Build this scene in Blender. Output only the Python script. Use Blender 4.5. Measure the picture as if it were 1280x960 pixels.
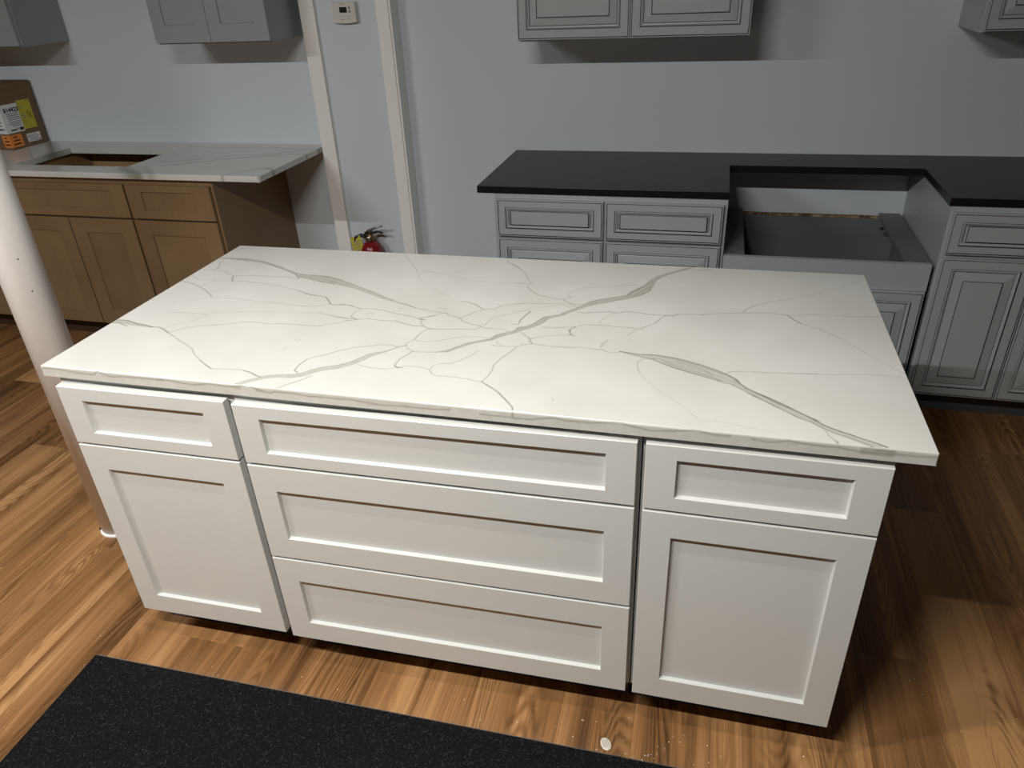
import bpy, bmesh, math, random
import numpy as np
from mathutils import Matrix, Vector

for o in list(bpy.data.objects): bpy.data.objects.remove(o, do_unlink=True)
sc = bpy.context.scene
COL = sc.collection

# ---------------------------------------------------------------- camera
Rm = [[0.966855577, 0.251696940, -0.042882907], [-0.088978358, 0.489581275, 0.867405918], [-0.239318083, 0.834840599, -0.495749966]]
CAM = (1.5215240, -1.2146174, 1.7109708)
cam = bpy.data.cameras.new('camera'); cam.sensor_fit = 'HORIZONTAL'; cam.sensor_width = 36.0
cam.lens = 921.16 / 1280 * 36.0; cam.clip_start = 0.02
camo = bpy.data.objects.new('camera', cam); COL.objects.link(camo)
camo.matrix_world = Matrix(((Rm[0][0], Rm[1][0], -Rm[2][0], CAM[0]), (Rm[0][1], Rm[1][1], -Rm[2][1], CAM[1]), (Rm[0][2], Rm[1][2], -Rm[2][2], CAM[2]), (0, 0, 0, 1)))
sc.camera = camo
# ---------------------------------------------------------------- world, exposure
w = bpy.data.worlds.new('world'); sc.world = w; w.use_nodes = True
w.node_tree.nodes['Background'].inputs[0].default_value = (0.9, 0.95, 1.0, 1); w.node_tree.nodes['Background'].inputs[1].default_value = 0.006
sc.view_settings.view_transform = 'Standard'; sc.view_settings.look = 'None'; sc.view_settings.gamma = 1.0
sc.view_settings.use_curve_mapping = False
sc.view_settings.exposure = 0.0
CEIL = 2.80
# ceiling fixtures: (x centre, y centre, length along x, watts, colour)
FIXTURES = [
    (0.68, -1.27, 0.95, 78.0, (1.0, 0.975, 0.93)),
    (-1.55, -1.27, 1.2, 66.0, (0.97, 0.985, 1.0)),
]
# recessed downlights: (x, y, watts, beam degrees)
DOWNLIGHTS = [(0.85, -0.45, 66.0, 92.0)]

# ---------------------------------------------------------------- materials
def lin(r, g, b):
    return tuple(((c / 255) / 12.92 if c / 255 <= 0.04045 else ((c / 255 + 0.055) / 1.055) ** 2.4) for c in (r, g, b)) + (1.0,)
class NT:
    def __init__(s, name):
        s.m = bpy.data.materials.new(name); s.m.use_nodes = True; s.t = s.m.node_tree
        s.b = s.t.nodes['Principled BSDF']
    def n(s, typ, **kw):
        nd = s.t.nodes.new(typ)
        for k, v in kw.items():
            if k.startswith('i_'):
                key = k[2:]; key = int(key) if key.isdigit() else key.replace('_', ' ')
                nd.inputs[key].default_value = v
            else: setattr(nd, k, v)
        return nd
    def l(s, a, b): s.t.links.new(a, b)
    def math(s, op, a, b=None, c=None):
        nd = s.n('ShaderNodeMath', operation=op)
        for i, v in enumerate((a, b, c)):
            if v is None: continue
            if isinstance(v, (int, float)): nd.inputs[i].default_value = v
            else: s.l(v, nd.inputs[i])
        return nd.outputs[0]
    def mix(s, f, a, b):
        nd = s.n('ShaderNodeMix', data_type='RGBA')
        for sock, v in ((nd.inputs[0], f), (nd.inputs[6], a), (nd.inputs[7], b)):
            if isinstance(v, (int, float, tuple)): sock.default_value = v
            else: s.l(v, sock)
        return nd.outputs[2]
    def coords(s, scale=(1, 1, 1), rand=False, kind='Object'):
        tc = s.n('ShaderNodeTexCoord'); out = tc.outputs[kind]
        if rand:
            oi = s.n('ShaderNodeObjectInfo'); sc_ = s.n('ShaderNodeVectorMath', operation='MULTIPLY')
            cx = s.n('ShaderNodeCombineXYZ')
            for i in range(3): s.l(s.math('MULTIPLY', oi.outputs['Random'], (37.0, 91.0, 53.0)[i]), cx.inputs[i])
            ad = s.n('ShaderNodeVectorMath', operation='ADD'); s.l(out, ad.inputs[0]); s.l(cx.outputs[0], ad.inputs[1]); out = ad.outputs[0]
        mp = s.n('ShaderNodeVectorMath', operation='MULTIPLY'); s.l(out, mp.inputs[0]); mp.inputs[1].default_value = scale
        return mp.outputs[0]
    def noise(s, vec, scale=1.0, detail=3.0, rough=0.5, dist=0.0):
        nd = s.n('ShaderNodeTexNoise'); s.l(vec, nd.inputs['Vector'])
        nd.inputs['Scale'].default_value = scale; nd.inputs['Detail'].default_value = detail
        nd.inputs['Roughness'].default_value = rough; nd.inputs['Distortion'].default_value = dist
        return nd.outputs[0]
    def ramp(s, f, stops):
        nd = s.n('ShaderNodeValToRGB'); e = nd.color_ramp.elements
        while len(e) < len(stops): e.new(0.5)
        for el, (p_, c) in zip(e, stops): el.position = p_; el.color = c if len(c) == 4 else (*c, 1)
        s.l(f, nd.inputs[0]); return nd.outputs[0]
    def bump(s, h, strength=0.2, dist=0.002):
        nd = s.n('ShaderNodeBump', i_Strength=strength, i_Distance=dist); s.l(h, nd.inputs['Height']); s.l(nd.outputs[0], s.b.inputs['Normal'])
    def base(s, c, rough=0.5, spec=0.5, metal=0.0):
        if isinstance(c, tuple): s.b.inputs['Base Color'].default_value = c
        else: s.l(c, s.b.inputs['Base Color'])
        s.b.inputs['Roughness'].default_value = rough; s.b.inputs['Specular IOR Level'].default_value = spec; s.b.inputs['Metallic'].default_value = metal
        return s.m

def paint(name, col, rough=0.45, var=0.06, scale=6.0, bump=0.0, bscale=200.0, spec=0.5):
    t = NT(name); v = t.coords()
    n = t.noise(v, scale, 3)
    d = tuple(c * (1 - var) for c in col[:3]) + (1,); u = tuple(min(1, c * (1 + var)) for c in col[:3]) + (1,)
    if bump: t.bump(t.noise(v, bscale, 2), bump, 0.001)
    return t.base(t.mix(n, d, u), rough, spec)
MAT = {}
MAT['wall'] = paint('grey_wall_paint', (0.645, 0.695, 0.73, 1), 0.55, 0.03, 1.2, 0.06, 300)
MAT['ceil'] = paint('ceiling_white', (0.26, 0.26, 0.26, 1), 0.8)
MAT['far'] = paint('room_wall_paint', (0.12, 0.12, 0.12, 1), 0.7)
MAT['trim'] = paint('white_trim_paint', (0.90, 0.895, 0.865, 1), 0.4, 0.03)
MAT['column'] = paint('white_column_paint', (0.90, 0.895, 0.875, 1), 0.5, 0.03, 3, 0.35, 180)
MAT['white'] = paint('white_cabinet_paint', (0.585, 0.59, 0.568, 1), 0.38, 0.015, 2.0)
MAT['grey'] = paint('grey_cabinet_paint', (0.41, 0.437, 0.445, 1), 0.38, 0.03, 3.0)
MAT['greydoor'] = paint('grey_cabinet_door_paint', (0.41, 0.437, 0.445, 1), 0.34, 0.03, 3.0)
MAT['greyshaker'] = paint('light_grey_cabinet_paint', (0.31, 0.325, 0.335, 1), 0.4, 0.03, 3.0)
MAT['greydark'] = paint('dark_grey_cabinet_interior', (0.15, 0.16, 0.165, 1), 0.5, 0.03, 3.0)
MAT['glaze'] = paint('dark_glaze', (0.02, 0.02, 0.02, 1), 0.5)
MAT['dark'] = paint('dark_void_paint', (0.03, 0.03, 0.03, 1), 0.7)
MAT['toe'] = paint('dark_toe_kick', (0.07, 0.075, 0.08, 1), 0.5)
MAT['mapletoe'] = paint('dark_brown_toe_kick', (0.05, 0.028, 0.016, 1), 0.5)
def m_plywood():
    t = NT('raw_plywood_edge'); v = t.coords((30, 30, 30)); n = t.noise(v, 1.0, 4, 0.7)
    return t.base(t.ramp(n, [(0.35, (0.05, 0.025, 0.01)), (0.5, (0.22, 0.13, 0.06)), (0.65, (0.5, 0.36, 0.2))]), 0.7)
MAT['ply'] = m_plywood()
def m_maple(name, dark, light):
    t = NT(name); v = t.coords((1, 1, 1), True)
    a = t.noise(t.coords((3.0, 3.0, 2.2), True), 1.0, 3, 0.5)
    b = t.noise(t.coords((90, 90, 2.5), True), 1.0, 3, 0.5)
    f = t.math('ADD', t.math('MULTIPLY', a, 0.75), t.math('MULTIPLY', b, 0.25))
    return t.base(t.ramp(f, [(0.3, dark), (0.7, light)]), 0.38, 0.4)
MAT['maple'] = m_maple('stained_maple', (0.185, 0.112, 0.055), (0.265, 0.172, 0.088))
MAT['mapleside'] = m_maple('stained_maple_side', (0.20, 0.125, 0.064), (0.25, 0.16, 0.085))
MAT['mapleraw'] = m_maple('maple_interior', (0.33, 0.22, 0.10), (0.42, 0.29, 0.14))
def m_quartz(name, edge=False):
    t = NT(name); at = t.n('ShaderNodeAttribute', attribute_name='vein'); sep = t.n('ShaderNodeSeparateColor'); t.l(at.outputs['Color'], sep.inputs[0])
    v = t.coords()
    cloud = t.noise(v, 5.0, 4, 0.55)
    base = t.ramp(cloud, [(0.35, (0.61, 0.61, 0.575)), (0.62, (0.66, 0.66, 0.63))])
    fine = t.noise(t.coords((55, 55, 55)), 1.0, 3)
    band = t.math('MULTIPLY', sep.outputs[1], t.math('ADD', 0.65, t.math('MULTIPLY', fine, 0.6)))
    c1 = t.mix(t.math('MINIMUM', band, 1.0), base, (0.27, 0.262, 0.21, 1))
    hv = t.math('MULTIPLY', sep.outputs[0], t.math('ADD', 0.75, t.math('MULTIPLY', t.noise(t.coords((25, 25, 25)), 1.0, 2), 0.9)))
    c2 = t.mix(t.math('MINIMUM', hv, 1.0), c1, (0.17, 0.155, 0.115, 1))
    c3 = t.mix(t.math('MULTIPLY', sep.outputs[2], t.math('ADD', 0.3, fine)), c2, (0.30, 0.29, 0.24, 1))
    return t.base(c3, 0.22, 0.45)
MAT['quartz'] = m_quartz('veined_white_quartz')
def m_granite(name, base, speck, rough, sc_=450.0):
    t = NT(name); v = t.coords()
    n1 = t.noise(v, sc_, 2, 0.6); n2 = t.noise(v, sc_ * 0.35, 3, 0.6)
    f = t.math('MULTIPLY', t.math('MAXIMUM', t.math('SUBTRACT', n1, 0.56), 0.0), t.math('MULTIPLY', n2, 8.0))
    return t.base(t.mix(t.math('MINIMUM', f, 1.0), base, speck), rough, 0.20)
MAT['granite'] = m_granite('speckled_black_granite', (0.004, 0.004, 0.0045, 1), (0.026, 0.026, 0.026, 1), 0.18, 420.0)
MAT['blacktop'] = m_granite('black_quartz', (0.010, 0.0105, 0.011, 1), (0.02, 0.02, 0.02, 1), 0.30)
def m_plank():
    t = NT('oak_plank'); oi = t.n('ShaderNodeObjectInfo')
    big = t.noise(t.coords((13, 0.55, 1), True), 1.0, 2, 0.5, 0.3)
    fine = t.noise(t.coords((330, 3.0, 1), True), 1.0, 3, 0.65)
    mid = t.noise(t.coords((45, 1.1, 1), True), 1.0, 3, 0.6, 0.4)
    cath = t.noise(t.coords((7, 0.8, 1), True), 1.0, 1, 0.4, 0.2)
    ring = t.math('POWER', t.math('ABSOLUTE', t.math('SINE', t.math('MULTIPLY', cath, 130.0))), 3.0)
    mask = t.math('MAXIMUM', t.math('MULTIPLY', t.math('SUBTRACT', t.noise(t.coords((6, 0.9, 1), True), 1.3, 1), 0.46), 7.0), 0.0)
    mask = t.math('MINIMUM', mask, 1.0)
    f = t.math('ADD', t.math('MULTIPLY', big, 0.85), t.math('ADD', t.math('MULTIPLY', mid, 0.42), t.math('MULTIPLY', fine, 0.36)))
    f = t.math('ADD', f, t.math('MULTIPLY', t.math('SUBTRACT', oi.outputs['Random'], 0.5), 0.22))
    f = t.math('SUBTRACT', f, t.math('MULTIPLY', t.math('MULTIPLY', ring, mask), 0.17))
    c = t.ramp(f, [(0.48, (0.070, 0.030, 0.011)), (0.66, (0.175, 0.084, 0.031)), (0.84, (0.285, 0.143, 0.056)), (1.0, (0.46, 0.25, 0.105))])
    kn = t.noise(t.coords((9, 2.6, 1), True), 1.0, 1)
    kf = t.math('MINIMUM', t.math('MULTIPLY', t.math('MAXIMUM', t.math('SUBTRACT', kn, 0.74), 0.0), 14.0), 1.0)
    c = t.mix(kf, c, (0.05, 0.02, 0.01, 1))
    t.bump(fine, 0.12, 0.001)
    return t.base(c, 0.38, 0.30)
MAT['plank'] = m_plank()
def m_card():
    t = NT('corrugated_cardboard'); n = t.noise(t.coords((4, 4, 60)), 1.0, 3)
    return t.base(t.mix(n, (0.15, 0.095, 0.055, 1), (0.20, 0.13, 0.078, 1)), 0.8, 0.2)
MAT['card'] = m_card()
def flat(name, c, rough=0.5, metal=0.0): return paint(name, c, rough, 0.02, 20.0) if not metal else NT(name).base(c, rough, 0.5, metal)
MAT['paper'] = flat('white_label_paper', (0.70, 0.70, 0.70, 1), 0.6)
MAT['yellow'] = flat('yellow_label_paper', (0.50, 0.44, 0.03, 1), 0.6)
MAT['orange'] = flat('orange_label_paper', (0.75, 0.24, 0.04, 1), 0.6)
MAT['ink'] = flat('black_ink', (0.015, 0.015, 0.015, 1), 0.6)
MAT['greyink'] = flat('grey_ink', (0.22, 0.22, 0.22, 1), 0.6)
MAT['red_ink'] = flat('red_ink', (0.5, 0.03, 0.02, 1), 0.6)
MAT['plastic'] = flat('white_plastic', (0.66, 0.65, 0.60, 1), 0.4)
MAT['lcd'] = flat('dark_lcd', (0.025, 0.027, 0.022, 1), 0.15)
MAT['red'] = flat('red_enamel', (0.22, 0.008, 0.012, 1), 0.25)
MAT['rubber'] = flat('black_rubber', (0.012, 0.012, 0.013, 1), 0.5)
MAT['steel'] = flat('brushed_steel', (0.45, 0.44, 0.42, 1), 0.35, 1.0)
MAT['brass'] = flat('brass', (0.4, 0.25, 0.08, 1), 0.35, 1.0)
MAT['chip'] = flat('pale_chip', (0.62, 0.58, 0.50, 1), 0.4)
MAT['dust'] = flat('plaster_dust', (0.80, 0.76, 0.68, 1), 0.8)
def m_lamp():
    t = NT('lamp_tube'); t.b.inputs['Emission Color'].default_value = (1, 0.95, 0.86, 1); t.b.inputs['Emission Strength'].default_value = 8.0
    return t.base((0.9, 0.9, 0.9, 1), 0.4)
MAT['lamp'] = m_lamp()

# ---------------------------------------------------------------- mesh helpers
class MB:
    def __init__(s): s.v = []; s.f = []; s.mi = []; s.mats = []; s.sm = []
    def mat(s, m):
        if m not in s.mats: s.mats.append(m)
        return s.mats.index(m)
    def face(s, pts, m, smooth=False):
        b = len(s.v); s.v += [tuple(p) for p in pts]; s.f.append(tuple(range(b, b + len(pts)))); s.mi.append(s.mat(m)); s.sm.append(smooth)
    def box(s, x0, x1, y0, y1, z0, z1, m, c=0.0):
        """box, with chamfered edges when c > 0"""
        bm = bmesh.new()
        bmesh.ops.create_cube(bm, size=1.0)
        for v in bm.verts:
            v.co = Vector((x0 if v.co.x < 0 else x1, y0 if v.co.y < 0 else y1, z0 if v.co.z < 0 else z1))
        if c > 0: bmesh.ops.bevel(bm, geom=list(bm.edges), offset=c, segments=1, affect='EDGES', profile=0.5)
        s.bm(bm, m); return s
    def bm(s, bm, m, smooth=False, mtx=None):
        b = len(s.v); bm.verts.index_update(); k = s.mat(m)
        for v in bm.verts: s.v.append(tuple(mtx @ v.co) if mtx else tuple(v.co))
        for f in bm.faces: s.f.append(tuple(b + v.index for v in f.verts)); s.mi.append(k); s.sm.append(smooth)
        bm.free()
    def lathe(s, prof, m, axis=(0, 0), n=32, smooth=True):
        b = len(s.v); k = s.mat(m); r0 = len(prof)
        for r, z in prof:
            for i in range(n):
                a = 2 * math.pi * i / n; s.v.append((axis[0] + r * math.cos(a), axis[1] + r * math.sin(a), z))
        for j in range(r0 - 1):
            for i in range(n):
                i2 = (i + 1) % n
                s.f.append((b + j * n + i, b + j * n + i2, b + (j + 1) * n + i2, b + (j + 1) * n + i)); s.mi.append(k); s.sm.append(smooth)
        for j, fl in ((0, True), (r0 - 1, False)):
            if prof[j][0] > 1e-6:
                idx = [b + j * n + i for i in range(n)]
                s.f.append(tuple(reversed(idx)) if fl else tuple(idx)); s.mi.append(k); s.sm.append(False)
        return s
    def tube(s, pts, r, m, n=10):
        pts = [Vector(p) for p in pts]; b = len(s.v); k = s.mat(m)
        rs = r if isinstance(r, (list, tuple)) else [r] * len(pts)
        for i, p in enumerate(pts):
            d = (pts[min(i + 1, len(pts) - 1)] - pts[max(i - 1, 0)]).normalized()
            u = d.cross(Vector((0, 0, 1)));
            if u.length < 1e-3: u = d.cross(Vector((1, 0, 0)))
            u.normalize(); w_ = d.cross(u)
            for j in range(n):
                a = 2 * math.pi * j / n; s.v.append(tuple(p + rs[i] * (math.cos(a) * u + math.sin(a) * w_)))
        for i in range(len(pts) - 1):
            for j in range(n):
                j2 = (j + 1) % n; s.f.append((b + i * n + j, b + i * n + j2, b + (i + 1) * n + j2, b + (i + 1) * n + j)); s.mi.append(k); s.sm.append(True)
        s.f.append(tuple(b + j for j in reversed(range(n)))); s.mi.append(k); s.sm.append(False)
        e = b + (len(pts) - 1) * n; s.f.append(tuple(e + j for j in range(n))); s.mi.append(k); s.sm.append(False)
        return s
    def build(s, name, parent=None, off=(0, 0, 0)):
        me = bpy.data.meshes.new(name)
        me.from_pydata([(x - off[0], y - off[1], z - off[2]) for x, y, z in s.v], [], s.f)
        for m in s.mats: me.materials.append(m)
        me.polygons.foreach_set('material_index', s.mi); me.polygons.foreach_set('use_smooth', s.sm); me.update()
        bm = bmesh.new(); bm.from_mesh(me); bmesh.ops.remove_doubles(bm, verts=list(bm.verts), dist=1e-6)
        bmesh.ops.recalc_face_normals(bm, faces=list(bm.faces)); bm.to_mesh(me); bm.free()
        return link(name, me, parent)
def link(name, data, parent=None):
    o = bpy.data.objects.new(name, data); COL.objects.link(o)
    if parent: o.parent = parent
    return o
def tag(o, label=None, cat=None, group=None, kind=None):
    for k, v in (('label', label), ('category', cat), ('group', group), ('kind', kind)):
        if v: o[k] = v
    return o
def thing(name, label, cat, loc=(0, 0, 0), rz=0.0, group=None):
    o = link(name, None); o.location = loc; o.rotation_euler = (0, 0, rz); o.empty_display_size = 0.1
    return tag(o, label, cat, group)
def text_mesh(body, size, m, name, parent, mtx, shear=0.0, extrude=0.0003, bold=0.0):
    cu = bpy.data.curves.new(name, 'FONT'); cu.body = body; cu.size = size; cu.extrude = extrude; cu.shear = shear; cu.align_x = 'CENTER'; cu.align_y = 'CENTER'
    cu.resolution_u = 2; cu.offset = bold
    tmp = bpy.data.objects.new(name, cu); COL.objects.link(tmp)
    dg = bpy.context.evaluated_depsgraph_get(); me = bpy.data.meshes.new_from_object(tmp.evaluated_get(dg))
    bpy.data.objects.remove(tmp, do_unlink=True); bpy.data.curves.remove(cu)
    me.transform(mtx); me.materials.clear(); me.materials.append(m)
    return link(name, me, parent)

def ring_front(x0, x1, z0, z1, y, th, loops, m_side):
    """Cabinet front facing -y. loops: (inset_x, inset_top, inset_bottom, depth, material of the strip that leads to it).
       Returns the frame mesh (open in the middle, closed at the back) and the last loop."""
    b = MB(); L = []
    for ix, it, ib, d, m in loops:
        L.append([(x0 + ix, y + d, z0 + ib), (x1 - ix, y + d, z0 + ib), (x1 - ix, y + d, z1 - it), (x0 + ix, y + d, z1 - it)])
    for i in range(1, len(L)):
        for k in range(4):
            k2 = (k + 1) % 4; b.face((L[i - 1][k], L[i - 1][k2], L[i][k2], L[i][k]), loops[i][4])
    back = [(x0 + loops[0][0], y + th, z0 + loops[0][2]), (x1 - loops[0][0], y + th, z0 + loops[0][2]), (x1 - loops[0][0], y + th, z1 - loops[0][1]), (x0 + loops[0][0], y + th, z1 - loops[0][1])]
    for k in range(4):
        k2 = (k + 1) % 4; b.face((back[k], back[k2], L[0][k2], L[0][k]), m_side)
    b.face(back, m_side)
    return b, L[-1]

def shaker(name, parent, x0, x1, z0, z1, y, m, stile=0.0625, top=0.07, bot=0.0635, depth=0.0105, off=(0, 0, 0), th=0.0195):
    lo = [(0.0, 0.0, 0.0, 0.0012, m), (0.0012, 0.0012, 0.0012, 0.0, m), (stile, top, bot, 0.0, m), (stile + 0.0028, top + 0.0028, bot + 0.0028, depth, m)]
    b, L = ring_front(x0, x1, z0, z1, y, th, lo, m)
    f = b.build(name, parent, off)
    p = MB(); p.box(x0 + stile - 0.004, x1 - stile + 0.004, y + depth - 0.0004, y + th - 0.002, z0 + bot - 0.004, z1 - top + 0.004, m)
    p.build('center_panel', f, off)
    return f
def raised(name, parent, x0, x1, z0, z1, y, m, st=0.038, fld=0.088, fldz=None, off=(0, 0, 0), th=0.020, stz=None):
    g = MAT['glaze']; stz = stz or st; fldz = fldz or fld
    lo = [(0, 0, 0, 0.002, m), (0.0015, 0.0015, 0.0015, 0.0, m), (0.0045, 0.0045, 0.0045, 0.0, m), (0.0052, 0.0052, 0.0052, 0.0016, g), (0.0072, 0.0072, 0.0072, 0.0016, g), (0.0080, 0.0080, 0.0080, 0.0, m),
          (st, stz, stz, 0.0, m), (st + 0.0008, stz + 0.0008, stz + 0.0008, 0.0025, g), (st + 0.0026, stz + 0.0026, stz + 0.0026, 0.0025, g),
          (st + 0.0055, stz + 0.0055, stz + 0.0055, 0.0002, m), (st + 0.009, stz + 0.009, stz + 0.009, 0.0045, m), (st + 0.0115, stz + 0.0115, stz + 0.0115, 0.0050, m), (st + 0.014, stz + 0.014, stz + 0.014, 0.0115, m)]
    b, L = ring_front(x0, x1, z0, z1, y, th, lo, m)
    f = b.build(name, parent, off)
    # raised centre panel
    e = 0.0135; p = MB(); P = []
    pl = [(st + e, stz + e, 0.0105, m), (st + e + 0.0018, stz + e + 0.0018, 0.0105, g)]
    w1 = fld - st - e; w2 = fldz - stz - e
    pl += [(st + e + 0.004, stz + e + 0.004, 0.0095, m), (fld - 0.003, fldz - 0.003, 0.0035, m), (fld - 0.0022, fldz - 0.0022, 0.0045, g), (fld, fldz, 0.0045, g), (fld + 0.0012, fldz + 0.0012, 0.002, m)]
    for ix, iz, d, _ in pl: P.append([(x0 + ix, y + d, z0 + iz), (x1 - ix, y + d, z0 + iz), (x1 - ix, y + d, z1 - iz), (x0 + ix, y + d, z1 - iz)])
    for i in range(1, len(P)):
        for k in range(4):
            k2 = (k + 1) % 4; p.face((P[i - 1][k], P[i - 1][k2], P[i][k2], P[i][k]), pl[i][3])
    p.face(P[-1], m)
    bk = [(a, y + th - 0.003, c) for a, _, c in P[0]]
    for k in range(4):
        k2 = (k + 1) % 4; p.face((P[0][k], P[0][k2], bk[k2], bk[k]), m)
    p.face(bk, m)
    p.build('raised_panel', f, off)
    return f

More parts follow.
